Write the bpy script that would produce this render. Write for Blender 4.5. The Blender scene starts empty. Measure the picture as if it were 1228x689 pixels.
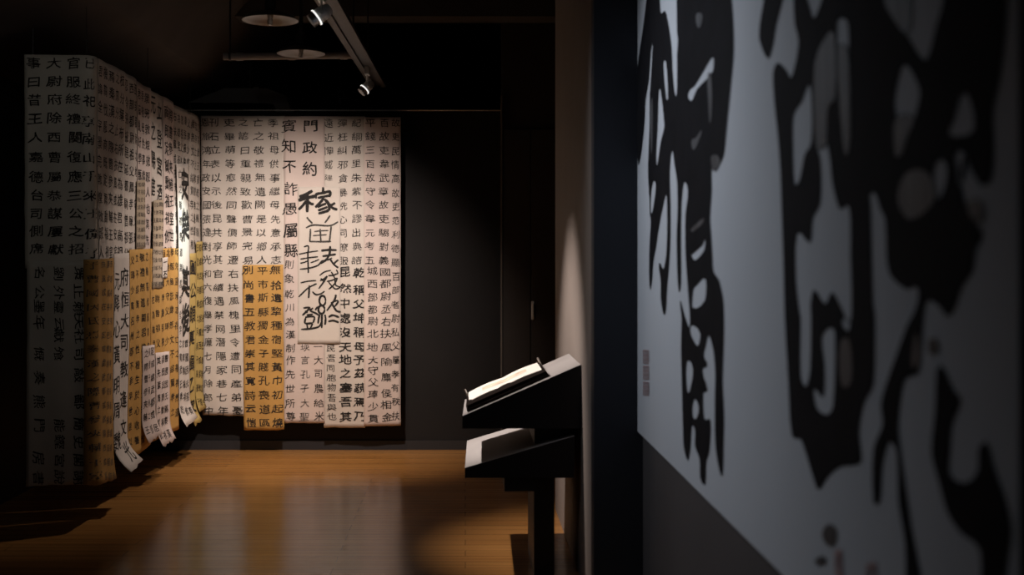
import bpy, bmesh, math, random
from mathutils import Vector, Matrix, geometry, noise as mnoise
random.seed(7)
C = bpy.context.scene.collection
SC = bpy.context.scene

# ------------------------------------------------------------------ camera
F, VX, VY, EYE = 1400.0, 558.0, 312.0, 1.55        # focal length in px, principal point, eye height
cd = bpy.data.cameras.new('camera'); cam = bpy.data.objects.new('camera', cd); C.objects.link(cam)
cam.location = (0, 0, EYE); cam.rotation_euler = (math.pi/2, 0, 0)
cd.sensor_width = 36; cd.lens = 36*F/1228
cd.shift_x = (614-VX)/1228; cd.shift_y = -(344.5-VY)/1228
cd.clip_start = .05; cd.clip_end = 60
cd.dof.use_dof = True; cd.dof.focus_distance = 7.6; cd.dof.aperture_fstop = 1.9
SC.camera = cam

# ------------------------------------------------------------------ world, exposure, lights
w = bpy.data.worlds.new('world'); SC.world = w; w.use_nodes = True
w.node_tree.nodes['Background'].inputs[0].default_value = (.75, .85, 1, 1)
w.node_tree.nodes['Background'].inputs[1].default_value = .003
vs = SC.view_settings
vs.view_transform = 'Standard'; vs.look = 'None'; vs.gamma = 1; vs.use_curve_mapping = False; vs.exposure = 0
SC.cycles.use_denoising = True
SC.cycles.max_bounces = 8
SC.cycles.sample_clamp_indirect = 3

def spot(name, loc, aim, energy, col, angle, blend, radius=.04):
    l = bpy.data.lights.new(name, 'SPOT'); l.energy = energy; l.color = col
    l.spot_size = math.radians(angle); l.spot_blend = blend; l.shadow_soft_size = radius
    o = bpy.data.objects.new(name, l); C.objects.link(o); o.location = loc
    o.rotation_euler = (Vector(aim)-Vector(loc)).to_track_quat('-Z', 'Y').to_euler()
    return o
WARM = (1, .80, .64)
spot('curtain_wash_light', (-.95, 7.35, 2.80), (-1.40, 9.42, .92), 320, (1, .85, .76), 82, 1.0, .05)
spot('curtain_side_light', (-.50, 7.85, 2.80), (-2.13, 8.05, 1.05), 105, (1, .85, .76), 80, 1.0, .04)
spot('floor_warm_light', (-.95, 8.15, 2.85), (-.80, 9.15, 0), 62, (1, .70, .42), 54, 1.0, .10)
spot('cool_accent_light', (-.83, 8.70, 2.715), (-2.13, 8.73, 1.76), 150, (.78, 1, .98), 22, .8, .02)
spot('display_light', (-1.0, 6.05, 2.58), (.29, 6.22, 1.0), 270, (1, .86, .78), 50, .85, .02)
spot('panel_light', (-.9, 4.4, 2.8), (.75, 4.0, 1.62), 88, (.84, .90, 1), 100, 1.0, .10)
spot('leaf_fill_light', (-1.5, 3.6, 3.2), (-2.3, 6.7, 2.15), 14, (1, .95, .86), 56, 1.0, .10)  # added fill lamp that brightens the front leaf; no such fitting in the room

# ------------------------------------------------------------------ materials
def mat(name, col, rough=.6, metal=0, spec=.5, build=None):
    m = bpy.data.materials.new(name); m.use_nodes = True
    nt = m.node_tree; b = nt.nodes['Principled BSDF']
    b.inputs['Base Color'].default_value = (*col, 1); b.inputs['Roughness'].default_value = rough
    b.inputs['Metallic'].default_value = metal; b.inputs['Specular IOR Level'].default_value = spec
    if build: build(nt, b, col)
    return m
def N(nt, t, **kw):
    n = nt.nodes.new(t)
    for k, v in kw.items():
        if k in n.inputs: n.inputs[k].default_value = v
        else: setattr(n, k, v)
    return n
def mottle(scale=6, amt=.12, bump=.0, bscale=60, stretch=(1, 1, 1)):
    def f(nt, b, col):
        tc = N(nt, 'ShaderNodeTexCoord'); mp = N(nt, 'ShaderNodeMapping'); mp.inputs['Scale'].default_value = stretch
        nt.links.new(tc.outputs['Object'], mp.inputs[0])
        no = N(nt, 'ShaderNodeTexNoise', Scale=scale, Detail=5.0); nt.links.new(mp.outputs[0], no.inputs['Vector'])
        cr = N(nt, 'ShaderNodeValToRGB')
        cr.color_ramp.elements[0].position = .3; cr.color_ramp.elements[1].position = .7
        cr.color_ramp.elements[0].color = (*[c*(1-amt) for c in col], 1)
        cr.color_ramp.elements[1].color = (*[min(1, c*(1+amt)) for c in col], 1)
        nt.links.new(no.outputs[0], cr.inputs[0]); nt.links.new(cr.outputs[0], b.inputs['Base Color'])
        if bump:
            n2 = N(nt, 'ShaderNodeTexNoise', Scale=bscale, Detail=4.0); nt.links.new(mp.outputs[0], n2.inputs['Vector'])
            bp = N(nt, 'ShaderNodeBump', Strength=bump, Distance=.004); nt.links.new(n2.outputs[0], bp.inputs['Height'])
            nt.links.new(bp.outputs[0], b.inputs['Normal'])
    return f
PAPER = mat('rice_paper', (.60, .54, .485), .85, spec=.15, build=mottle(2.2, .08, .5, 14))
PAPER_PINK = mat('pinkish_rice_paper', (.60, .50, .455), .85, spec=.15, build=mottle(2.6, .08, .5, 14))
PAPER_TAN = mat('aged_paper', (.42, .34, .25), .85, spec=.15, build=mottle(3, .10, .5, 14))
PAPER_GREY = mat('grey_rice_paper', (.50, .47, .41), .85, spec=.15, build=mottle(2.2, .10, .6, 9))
GOLD = mat('gold_paper', (.50, .285, .085), .8, spec=.2, build=mottle(3, .10, .5, 14))
GOLD_SHADED = mat('shaded_gold_paper', (.35, .195, .058), .8, spec=.2, build=mottle(3, .12, .5, 14))  # gold paper again, darkened to paint in the light falloff near the fold
GOLD_LIGHT = mat('straw_paper', (.50, .37, .13), .8, spec=.2, build=mottle(3, .10, .5, 14))
INK = mat('ink', (.018, .016, .015), .75, spec=.25, build=mottle(40, .3))
INK_GREY = mat('thin_ink', (.06, .055, .05), .8, spec=.2, build=mottle(40, .4))
BLACKWALL = mat('black_wall_paint', (.014, .0128, .0128), .75, spec=.25, build=mottle(3, .08, .2, 80))
BROWNWALL = mat('dark_door_paint', (.045, .038, .034), .6, spec=.3, build=mottle(2, .08, .2, 60))
CEIL = mat('black_ceiling_paint', (.020, .018, .017), .9, spec=.1, build=mottle(2, .1))
BULK = mat('bulkhead_paint', (.085, .076, .07), .8, spec=.15, build=mottle(3, .1))
DUCT = mat('dark_duct_paint', (.27, .25, .235), .7, spec=.25, build=mottle(3, .1))
BLUEBLACK = mat('blue_black_wall_paint', (.019, .021, .028), .65, spec=.3, build=mottle(3, .06, .2, 80))
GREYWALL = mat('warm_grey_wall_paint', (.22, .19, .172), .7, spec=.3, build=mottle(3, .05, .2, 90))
PANELWALL = mat('charcoal_wall_paint', (.078, .072, .073), .75, spec=.25, build=mottle(3, .06, .2, 80))
BOARD = mat('panel_print', (.56, .585, .62), .8, spec=.12, build=mottle(1.2, .03))
BOARDINK = mat('printed_ink', (.010, .010, .012), .85, spec=.08, build=mottle(8, .2))
DRYINK = mat('dry_brush_ink', (.075, .077, .083), .6, spec=.3, build=mottle(30, .5, stretch=(1, 1, .12)))
RED = mat('seal_red', (.34, .05, .045), .6, build=mottle(30, .2))
REDSOFT = mat('faded_seal_red', (.42, .29, .295), .6, build=mottle(30, .2))
CASE = mat('case_black_laminate', (.011, .011, .013), .5, spec=.3, build=mottle(4, .06))
CASETOP = mat('case_grey_top', (.33, .315, .31), .8, spec=.15, build=mottle(5, .05))
SHELFTOP = mat('shelf_pale_top', (.46, .44, .43), .9, spec=.05, build=mottle(5, .05))
PAGE = mat('album_page', (.80, .77, .72), .8, spec=.2, build=mottle(5, .04))
PAGETINT = mat('album_page_print', (.76, .62, .49), .8, spec=.2, build=mottle(20, .3))
LEATHER = mat('album_dark_cover', (.012, .009, .008), .95, spec=.03, build=mottle(20, .2))
STEEL = mat('brushed_steel', (.62, .60, .58), .35, 1, build=mottle(30, .1))
CHROME = mat('pale_lamp_metal', (.72, .71, .69), .4, .25, build=mottle(20, .08))
SHADEM = mat('lamp_shade_enamel', (.17, .155, .145), .35, .3, build=mottle(6, .06))
LAMPBLACK = mat('black_lamp_metal', (.03, .028, .028), .5, .2, build=mottle(10, .1))
TRACKM = mat('track_dark_aluminium', (.06, .054, .048), .55, .3, build=mottle(10, .1))
def glassy(nt, b, col): b.inputs['Transmission Weight'].default_value = .5
BULB = mat('bulb_glass', (.9, .88, .85), .12, build=glassy)
def lens_em(nt, b, col):
    b.inputs['Emission Color'].default_value = (1, .93, .85, 1); b.inputs['Emission Strength'].default_value = .12
def ring_em(nt, b, col):
    b.inputs['Emission Color'].default_value = (1, .98, .94, 1); b.inputs['Emission Strength'].default_value = 1.1
RING = mat('glowing_lamp_collar', (.9, .9, .9), .3, build=ring_em)
LENS = mat('lit_lamp_lens', (.9, .9, .9), .2, build=lens_em)
def wood(nt, b, col):
    tc = N(nt, 'ShaderNodeTexCoord')
    br = N(nt, 'ShaderNodeTexBrick'); br.offset = .37; br.offset_frequency = 2
    br.inputs['Scale'].default_value = 1; br.inputs['Brick Width'].default_value = 1.8; br.inputs['Row Height'].default_value = .12
    br.inputs['Mortar Size'].default_value = .0016; br.inputs['Mortar Smooth'].default_value = .3
    br.inputs['Color1'].default_value = (.40, .185, .055, 1); br.inputs['Color2'].default_value = (.46, .225, .07, 1)
    br.inputs['Mortar'].default_value = (.14, .07, .025, 1)
    nt.links.new(tc.outputs['Object'], br.inputs['Vector'])
    mp = N(nt, 'ShaderNodeMapping'); mp.inputs['Scale'].default_value = (.28, 26, 1); nt.links.new(tc.outputs['Object'], mp.inputs[0])
    no = N(nt, 'ShaderNodeTexNoise', Scale=2.2, Detail=6.0, Distortion=.6); nt.links.new(mp.outputs[0], no.inputs['Vector'])
    cr = N(nt, 'ShaderNodeValToRGB'); cr.color_ramp.elements[0].color = (.62, .60, .56, 1); cr.color_ramp.elements[1].color = (1.15, 1.15, 1.12, 1)
    cr.color_ramp.elements[0].position = .3; cr.color_ramp.elements[1].position = .72
    nt.links.new(no.outputs[0], cr.inputs[0])
    mx = N(nt, 'ShaderNodeMix', data_type='RGBA', blend_type='MULTIPLY'); mx.inputs[0].default_value = 1
    nt.links.new(br.outputs[0], mx.inputs[6]); nt.links.new(cr.outputs[0], mx.inputs[7]); nt.links.new(mx.outputs[2], b.inputs['Base Color'])
    n3 = N(nt, 'ShaderNodeTexNoise', Scale=3.5, Detail=3.0); nt.links.new(tc.outputs['Object'], n3.inputs['Vector'])
    mr = N(nt, 'ShaderNodeMapRange'); mr.inputs['To Min'].default_value = .15; mr.inputs['To Max'].default_value = .25
    nt.links.new(n3.outputs[0], mr.inputs[0]); nt.links.new(mr.outputs[0], b.inputs['Roughness'])
    bp = N(nt, 'ShaderNodeBump', Strength=.12, Distance=.003); nt.links.new(no.outputs[0], bp.inputs['Height']); nt.links.new(bp.outputs[0], b.inputs['Normal'])
FLOORM = mat('varnished_wood_floor', (.4, .2, .07), .3, spec=.5, build=wood)

# ------------------------------------------------------------------ helpers
def link(name, verts, faces, m, parent=None, smooth=False):
    me = bpy.data.meshes.new(name); me.from_pydata([tuple(v) for v in verts], [], faces); me.update()
    if m: me.materials.append(m)
    if smooth:
        for p in me.polygons: p.use_smooth = True
    o = bpy.data.objects.new(name, me); C.objects.link(o)
    if parent: o.parent = parent
    return o
def bmobj(name, bm, m, parent=None, smooth=False, bevel=0):
    if bevel:
        bmesh.ops.bevel(bm, geom=[e for e in bm.edges if e.calc_face_angle(0) > .5], offset=bevel, segments=2, affect='EDGES', profile=.7)
    me = bpy.data.meshes.new(name); bm.normal_update(); bm.to_mesh(me); bm.free(); me.materials.append(m)
    if smooth:
        for p in me.polygons: p.use_smooth = True
    o = bpy.data.objects.new(name, me); C.objects.link(o)
    if parent: o.parent = parent
    return o
def bx(bm, x0, x1, y0, y1, z0, z1):
    r = bmesh.ops.create_cube(bm, size=1)
    for v in r['verts']:
        v.co = Vector((x0+(v.co.x+.5)*(x1-x0), y0+(v.co.y+.5)*(y1-y0), z0+(v.co.z+.5)*(z1-z0)))
    return r['verts']
def cyl(bm, a, b, r0, r1=None, seg=20, caps=True):
    a, b = Vector(a), Vector(b); d = b-a; r1 = r0 if r1 is None else r1
    M = Matrix.Translation((a+b)/2) @ d.to_track_quat('Z', 'Y').to_matrix().to_4x4()
    bmesh.ops.create_cone(bm, cap_ends=caps, segments=seg, radius1=r0, radius2=r1, depth=d.length, matrix=M)
def lathe(bm, prof, c, seg=40, axis=(0, 0, 1)):
    q = Vector(axis).to_track_quat('Z', 'Y'); rings = []
    for r, h in prof:
        if r < 1e-6: rings.append([bm.verts.new(Vector(c)+q @ Vector((0, 0, h)))]); continue
        rings.append([bm.verts.new(Vector(c)+q @ Vector((r*math.cos(6.28318*i/seg), r*math.sin(6.28318*i/seg), h))) for i in range(seg)])
    for A, B in zip(rings, rings[1:]):
        for i in range(seg):
            j = (i+1) % seg
            if len(A) == 1: bm.faces.new((A[0], B[i], B[j]))
            elif len(B) == 1: bm.faces.new((A[i], A[j], B[0]))
            else: bm.faces.new((A[i], A[j], B[j], B[i]))
def empty(name, loc=(0, 0, 0)):
    o = bpy.data.objects.new(name, None); C.objects.link(o); o.location = loc; o.empty_display_size = .1
    return o
def child(o, par):                      # parent while keeping the world place
    o.parent = par; o.matrix_parent_inverse = Matrix.Translation(-Vector(par.location))
    return o
def tag(o, label, cat, group=None, kind=None):
    o['label'] = label; o['category'] = cat
    if group: o['group'] = group
    if kind: o['kind'] = kind
    return o
def struct(o): o['kind'] = 'structure'; return o
def box_struct(name, m, *b):
    bm = bmesh.new(); bx(bm, *b); return struct(bmobj(name, bm, m))
def at(px, py, Y): return Vector(((px-VX)*Y/F, Y, EYE+(VY-py)*Y/F))

# ------------------------------------------------------------------ room shell
CZ = 3.70
YB = 9.42            # back curtain plane
YW = 9.57            # black partition behind it
box_struct('floor', FLOORM, -3.2, 3.0, -1.2, 14.0, -.1, 0)
box_struct('ceiling', CEIL, -3.2, 3.0, -1.2, 14.0, CZ, CZ+.1)
box_struct('wall_left', BLACKWALL, -3.1, -2.95, -1.2, 14.0, 0, CZ)
box_struct('wall_far', BLACKWALL, -3.1, 3.0, 13.5, 13.65, 0, CZ)
XD = (600.5-VX)*YW/F
box_struct('wall_back', BLACKWALL, -2.95, XD, YW, YW+.12, 0, 2.765)       # partition, open above
box_struct('baseboard_back', mat('baseboard_grey', (.022, .021, .023), .6, build=mottle(4, .06)), -2.95, XD, YW-.014, YW, .0, .075)
o = None
bm = bmesh.new(); cyl(bm, (-2.9, YW-.006, 2.778), (XD, YW-.006, 2.778), .0055, seg=10)
struct(bmobj('trim_1', bm, STEEL))                                          # metal rail along the partition's top edge
# full-height wall to the right of the partition with a pair of door leaves in it
XE = 1.25
box_struct('wall_back_right', BROWNWALL, XD+.005, XE, YW+.03, YW+.15, 0, CZ)
bm = bmesh.new(); bx(bm, XD-.001, XD+.012, YW-.02, YW+.03, 0, 2.9); struct(bmobj('trim_2', bm, mat('door_jamb', (.15, .13, .11), .5, build=mottle(5, .1)), bevel=.003))
X1 = (636-VX)*YW/F
d1 = box_struct('door_1', BROWNWALL, XD+.016, X1-.004, YW-.008, YW+.03, .01, 2.62)
d2 = box_struct('door_2', BROWNWALL, X1+.004, 1.05, YW-.008, YW+.03, .01, 2.62)
h0, h1 = at(635.8, 383, YW-.02), at(639.5, 361, YW-.02)
bm = bmesh.new(); bx(bm, X1+.006, X1+.030, YW-.016, YW-.008, h0.z, h1.z); bx(bm, X1+.012, X1+.024, YW-.04, YW-.016, h0.z+.02, h1.z-.02)
bmobj('door_handle', bm, CHROME, d2, bevel=.003)
# right-hand side: near wall with the big panel, end stub facing the room, and the lit wall piece beyond
XN = .775
box_struct('wall_right_near', PANELWALL, XN, XN+.3, -1.2, 5.09, 0, CZ)
XS0, XS1 = .56, .76
YS = 5.09
struct(bmobj('wall_right_stub', (lambda b: (bx(b, XS0, XN+.3, YS, YS+.10, 0, CZ), b)[1])(bmesh.new()), BLUEBLACK))
YL = F*XS0/(665.5-VX)
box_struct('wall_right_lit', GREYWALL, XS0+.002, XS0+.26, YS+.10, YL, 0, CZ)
box_struct('wall_right_far', BLACKWALL, XE, XE+.12, YS+.1, YW+.15, 0, CZ)
# ceiling beam, sloping bulkhead at upper left
box_struct('trim_3', BULK, -2.95, 1.25, 9.0, 9.25, 3.43, CZ)
box_struct('trim_4', BULK, -2.95, 1.25, 6.2, 6.4, 3.43, CZ)
bm = bmesh.new()
vv = [bm.verts.new(c) for c in ((-2.95, 5.2, 2.72), (-2.95, 13.4, 2.72), (-2.95, 13.4, CZ), (-2.95, 5.2, CZ), (-2.10, 5.2, 3.05), (-2.10, 13.4, 3.05), (-1.55, 13.4, CZ), (-1.55, 5.2, CZ))]
for f in ((0, 1, 2, 3), (0, 4, 5, 1), (4, 7, 6, 5), (0, 3, 7, 4), (1, 5, 6, 2), (3, 2, 6, 7)): bm.faces.new([vv[i] for i in f])
bmesh.ops.recalc_face_normals(bm, faces=bm.faces[:]); struct(bmobj('trim_5', bm, BULK))

# ------------------------------------------------------------------ hanging calligraphy: surfaces
XC, YF, RF = -2.135, 6.70, .055      # side plane, front plane, fold radius
def wav(s, z): return .006*math.sin(7*s+1.3*z)+.004*math.sin(15*s-2*z+1)+.003*math.sin(5*z+3*s)+.0025*math.sin(31*s+1.1*z)
class Left:                          # s<0 : leaf facing the camera, s>0 : leaf running back towards the corner
    def s(self, px): return (px-VX)*YF/F-XC if px < 110.5 else -XC*F/(VX-px)-YF
    def depth(self, px): return YF if px < 111.9 else -XC*F/(VX-px)
    def P(self, s, z, off):
        off += wav(s, z)
        L = RF*math.pi/2
        if s < -L/2: p, n = Vector((XC+s+L/2-RF, YF, z)), Vector((0, -1, 0))
        elif s > L/2: p, n = Vector((XC, YF+RF+s-L/2, z)), Vector((1, 0, 0))
        else:
            a = (s+L/2)/L*math.pi/2
            p = Vector((XC-RF+RF*math.sin(a), YF+RF-RF*math.cos(a), z)); n = Vector((math.sin(a), -math.cos(a), 0))
        return p+n*off
class Back:
    def s(self, px): return (px-VX)*YB/F
    def depth(self, px): return YB
    def P(self, s, z, off): return Vector((s, YB-off-wav(s, z), z))
LEFT, BACK = Left(), Back()
def zof(S, px, py): return EYE+(VY-py)*S.depth(px)/F

glyphs = {}
def glyph(ch):
    k = ch
    if k not in glyphs:
        c = bpy.data.curves.new('glyph', 'FONT'); c.body = ch; c.size = 1; c.resolution_u = 2
        t = bpy.data.objects.new('glyph', c); C.objects.link(t)
        me = bpy.data.meshes.new_from_object(t)
        glyphs[k] = ([(v.co.x-.5, v.co.y-.38) for v in me.vertices], [tuple(p.vertices) for p in me.polygons])
        bpy.data.meshes.remove(me); bpy.data.objects.remove(t); bpy.data.curves.remove(c)
    return glyphs[k]

class Sheet:
    """one hanging sheet: corner pixels measured on its surface, turned into (s, z) on the curtain"""
    def __init__(self, S, x0, x1, t0, t1, b0, b1, off, m, label, group, curl=0, torn=.004, xb0=None, xb1=None, pins=True):
        self.S, self.off, self.curl = S, off, curl
        s0, s1 = S.s(x0), S.s(x1); zt0, zt1 = zof(S, x0, t0), zof(S, x1, t1)
        xb0 = x0 if xb0 is None else xb0; xb1 = x1 if xb1 is None else xb1
        sb0, sb1 = S.s(xb0), S.s(xb1); zb0, zb1 = zof(S, xb0, b0), zof(S, xb1, b1)
        self.sb0, self.sb1, self.zb0, self.zb1 = sb0, sb1, zb0, zb1
        nu = max(6, int(abs(s1-s0)/.022)); nv = max(8, int((zt0-zb0)/.035))
        V, Fc = [], []; seed = random.random()*50
        for j in range(nv+1):
            v = j/nv
            for i in range(nu+1):
                u = i/nu
                s = (s0+(s1-s0)*u)*(1-v)+(sb0+(sb1-sb0)*u)*v
                z = (zt0+(zt1-zt0)*u)*(1-v)+(zb0+(zb1-zb0)*u)*v
                if j == nv: z += torn*mnoise.noise(Vector((s*14+seed, j, 0)))*1.6
                if i in (0, nu): s += torn*.6*mnoise.noise(Vector((z*9+seed, i, 3)))
                V.append(S.P(s, z, self.o(s, z)))
        for j in range(nv):
            for i in range(nu):
                a = j*(nu+1)+i; Fc.append((a, a+nu+1, a+nu+2, a+1))
        self.root = empty('calligraphy_sheet', S.P((s0+s1)/2, min(zb0, zb1), off)); tag(self.root, label, 'calligraphy', group)
        o = link('paper', V, Fc, m, None, True); child(o, self.root)
        md = o.modifiers.new('thickness', 'SOLIDIFY'); md.thickness = .0008; md.offset = -1
    def o(self, s, z):
        f = 0
        if self.curl:
            k = (s-self.sb0)/((self.sb1-self.sb0) or 1); zb = self.zb0+(self.zb1-self.zb0)*min(1, max(0, k))
            f = max(0, min(1, (zb+.16-z)/.16))**2*self.curl
        return self.off+f
    def text(self, x0, y0, x1, y1, chars, w, h=None, bold=.006, m=None, ys=None, rot=0, slant=.0):
        S = self.S; h = (h or w*.9)*.93; w = w*.90; bold = bold*.75; V, Fc = [], []
        if ys: chars = chars[:len(ys)]
        n = len(chars)
        for i, ch in enumerate(chars):
            if ch in ' ·': continue
            f = i/max(1, n-1); px = x0+(x1-x0)*f; py = ys[i] if ys else y0+(y1-y0)*f
            if ys and n > 1: px = x0+(x1-x0)*(py-ys[0])/(ys[-1]-ys[0])
            sc, zc = S.s(px), zof(S, px, py)
            ds = abs(S.s(px+w/2)-S.s(px-w/2)); dz = h*S.depth(px)/F
            gv, gf = glyph(ch); bb = bold*random.uniform(.8, 1.3)
            a = random.uniform(-.05, .05)+rot; ca, sa = math.cos(a), math.sin(a)
            ks, kz = random.uniform(.95, 1.12), random.uniform(.88, 1.03); ph = random.random()*6
            dx, dy = random.uniform(-.05, .05), random.uniform(-.05, .05)
            # a loaded brush: the same strokes laid down two to four times, slightly apart
            passes = ((0, 0),) if bb < .003 else ((-1, -.9), (1, .9)) if bb < .009 else ((-1.1, -1.2), (1.1, -1.2), (0, 1.4)) if bb < .02 else ((-1, -1), (1, -1), (-1, 1), (1, 1), (0, 0))
            for ip, (ex, ey) in enumerate(passes):
                base = len(V)
                for gx, gy in gv:
                    # brush wobble: bent horizontals with lifted tails
                    X = gx*ks+.026*math.sin(6*gy+ph)+dx+ex*bb
                    Y = gy*kz+.030*math.sin(5*gx+ph)+dy+.026*mnoise.noise(Vector((gx*5, gy*5, ph)))+ey*bb
                    if gx > .2 and gy < .1: Y += .9*(gx-.2)**2
                    if gx < -.22 and gy < 0: X -= .9*(gx+.22)**2
                    X, Y = X*ca-Y*sa, X*sa+Y*ca
                    s, z = sc+X*ds*1.06, zc+Y*dz*1.06
                    V.append(S.P(s, z, self.o(s, z)+.0018+.00005*ip))
                for p in gf: Fc.append(tuple(base+q for q in p))
        if V: child(link('text_column', V, Fc, m or INK), self.root)
    def brush(self, strokes, conv, name, m=None):
        """hand-drawn strokes: (width px, points) in a local tracing frame"""
        S = self.S; V, Fc = [], []
        for wd, pts in strokes:
            P = [conv(*p) for p in pts]
            # densify with a Catmull-Rom curve
            Q = []
            for i in range(len(P)-1):
                p0, p1, p2, p3 = P[max(0, i-1)], P[i], P[i+1], P[min(len(P)-1, i+2)]
                for k in range(6):
                    t = k/6
                    Q.append(tuple(.5*((2*b)+(c-a)*t+(2*a-5*b+4*c-d)*t*t+(-a+3*b-3*c+d)*t**3) for a, b, c, d in zip(p0, p1, p2, p3)))
            Q.append(P[-1])
            n = len(Q); base = len(V); sd = random.random()*40
            for i, (x, y) in enumerate(Q):
                a, b = Q[max(0, i-1)], Q[min(n-1, i+1)]
                dx, dy = b[0]-a[0], b[1]-a[1]; L = math.hypot(dx, dy) or 1
                t = i/(n-1); e = min(1, .62+.38*min(t, 1-t)*8)
                r = wd/2*e*(1+.22*mnoise.noise(Vector((i*.35, sd, 0))))
                for q in (-1, 1):
                    X, Y = x-dy/L*r*q, y+dx/L*r*q
                    s, z = S.s(X), zof(S, X, Y); V.append(S.P(s, z, self.o(s, z)+.0018+.00012*len(Fc)/400))
            for i in range(n-1): Fc.append((base+2*i, base+2*i+1, base+2*i+3, base+2*i+2))
        child(link(name, V, Fc, m or INK), self.root)

BG = 'calligraphy sheets on the back curtain'; LG = 'calligraphy sheets on the side curtain'
# ---- back curtain
A = Sheet(BACK, 241, 341.5, 139, 139, 497, 500, .000, PAPER, 'wide off-white calligraphy sheet with small writing, leftmost on the back curtain, behind the gold sheet', BG, xb0=243)
def ramp(a, n, p=16.45): return [a+p*i for i in range(n)]
A.text(247, 0, 250, 0, '恩旅鴻年政安國張達對光和六復舉孝廉七月除郎中', 11, 11.5, ys=ramp(147, 22))
A.text(256.5, 0, 267, 0, '刊石立表以示後昆共享其官續遇禁网潛隱家巷七年', 13, 11.5, ys=ramp(147, 22))
A.text(275, 0, 284.5, 0, '吏畢萌等愈然同聲價師遷右扶風槐里令遭同產弟憂', 13.5, 11.5, ys=ramp(147, 22))
A.text(292.5, 0, 298, 0, '之諺曰重親致歡曹景完易', 13, 11.5, ys=ramp(147, 11))
A.text(309.5, 0, 314.5, 0, '亡之敬禮無遺闕是以鄉人', 13, 11.5, ys=ramp(147, 11))
A.text(327.5, 0, 331, 0, '季祖母供事繼母先意承志', 13, 11.5, ys=ramp(147, 11))
B = Sheet(BACK, 340.5, 389.5, 139.5, 139.5, 507, 507, .004, PAPER_PINK, 'off-white calligraphy sheet of large and small writing beside the gold sheet on the back curtain', BG)
B.text(347, 0, 349.5, 0, '賓知不詐愚屬縣', 18, 18, .010, ys=[151, 176, 200, 225.5, 250, 275.5, 300])
B.text(347.5, 0, 348.5, 0, '則象乾川為漢制作先世所尊', 12, 12, ys=[317.5, 334, 352, 368, 385, 401, 417, 432, 449, 466, 483, 499])
B.text(373, 0, 372.5, 0, '門政約', 19, 17, .016, ys=[151, 178, 203])
B.text(365.5, 0, 365.5, 0, '瑛言孔子大聖', 12, 12, .002, INK_GREY, ys=[416, 432, 448, 465, 483, 499.5])
B.text(382, 0, 383, 0, '一大司農給米', 12, 12, .003, ys=[415.6, 432, 448, 465, 483, 499])
Cc = Sheet(BACK, 388.5, 438, 139.5, 139.5, 512.5, 512.5, .000, PAPER, 'off-white sheet with two bold columns of writing, right of the large brush characters', BG)
Cc.text(394, 0, 394, 0, '遠近憚威', 12.5, 12, ys=[148, 165, 181, 197.5]); Cc.text(394, 0, 394, 0, '建', 10, 9, .0, INK_GREY, ys=[213])
Cc.text(397, 0, 397.5, 0, '民吾同胞物吾與也', 11.5, 10.5, ys=[417, 429, 441, 452.5, 465, 477, 488, 499])
Cc.text(411, 0, 411.5, 0, '彈枉糾邪貪暴洗心同僚服', 12.5, 11.5, ys=ramp(148, 11))
Cc.text(413.5, 0, 414.5, 0, '昆然中處沒天地之塞吾其', 15, 13.5, .020, ys=[325.6, 345, 363, 381.5, 398, 415.6, 431.6, 448, 465, 482, 499])
Cc.text(428, 0, 428, 0, '紀綱萬里朱紫不謬出典諮', 12.5, 11.5, ys=ramp(147, 11))
Cc.text(430.5, 0, 432, 0, '乾稱父坤稱母予茲藐焉乃', 16, 13.5, .020, ys=[327, 347, 364, 381, 397.5, 415, 431, 447.6, 465, 481, 498])
D = Sheet(BACK, 436.5, 480.5, 140.5, 140.5, 510.5, 510, .004, PAPER_PINK, 'off-white calligraphy sheet of small writing at the right end of the back curtain', BG)
D.text(444, 0, 444, 0, '平錢三百故守令韋元考五', 12.5, 11.5, ys=ramp(147, 11))
D.text(447, 0, 447.5, 0, '城西部都尉北地大守父琫少貫', 13, 11.5, ys=[325, 340, 356, 371, 385, 400, 415.6, 431, 444, 458, 472, 487, 501])
D.text(460.5, 0, 460.5, 0, '百故吏韋武章故吏騶對義', 13, 11.5, ys=ramp(147, 11, 16.5))
D.text(462.5, 0, 464, 0, '國都尉丞右扶風隃麋侯相金', 13.5, 12, ys=[325.6, 340, 354.7, 370, 385, 399.7, 415.6, 433, 452, 471, 485.5, 500])
D.text(474.5, 0, 474.5, 0, '故吏民情高故吏范利德顯百部者尉私父屬孝有秩扶屬', 10, 11.5, ys=ramp(147.5, 22, 16.7))
G = Sheet(BACK, 291.5, 340, 317.5, 317, 515, 515, .010, GOLD, 'gold paper sheet with three columns of writing hung low on the back curtain', BG, xb0=293, xb1=341)
gy = [323.8, 341, 357, 373.5, 390, 406.5, 423, 439.5, 456, 473, 489.5, 506]
G.text(298.7, 0, 301.5, 0, '別尚書五教君崇其寬詩云愷', 13.5, 12, .012, ys=gy)
G.text(315, 0, 318, 0, '平市斯縣獨金子賤孔喪道區', 13.5, 12, .010, ys=gy)
G.text(331, 0, 334, 0, '無拾遺犂種宿堅黃巾初起燒', 13.5, 12, .012, ys=gy)
Hs = Sheet(BACK, 357, 408.5, 224, 224, 412, 412, .0085, PAPER, 'off-white sheet with large freehand brush characters pasted in the middle of the back curtain', BG)
k = 6.886
cA = lambda x, y: (355+x/k, 224+y/k)
cB = lambda x, y: (355+x/k, 314+y/k)
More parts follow.
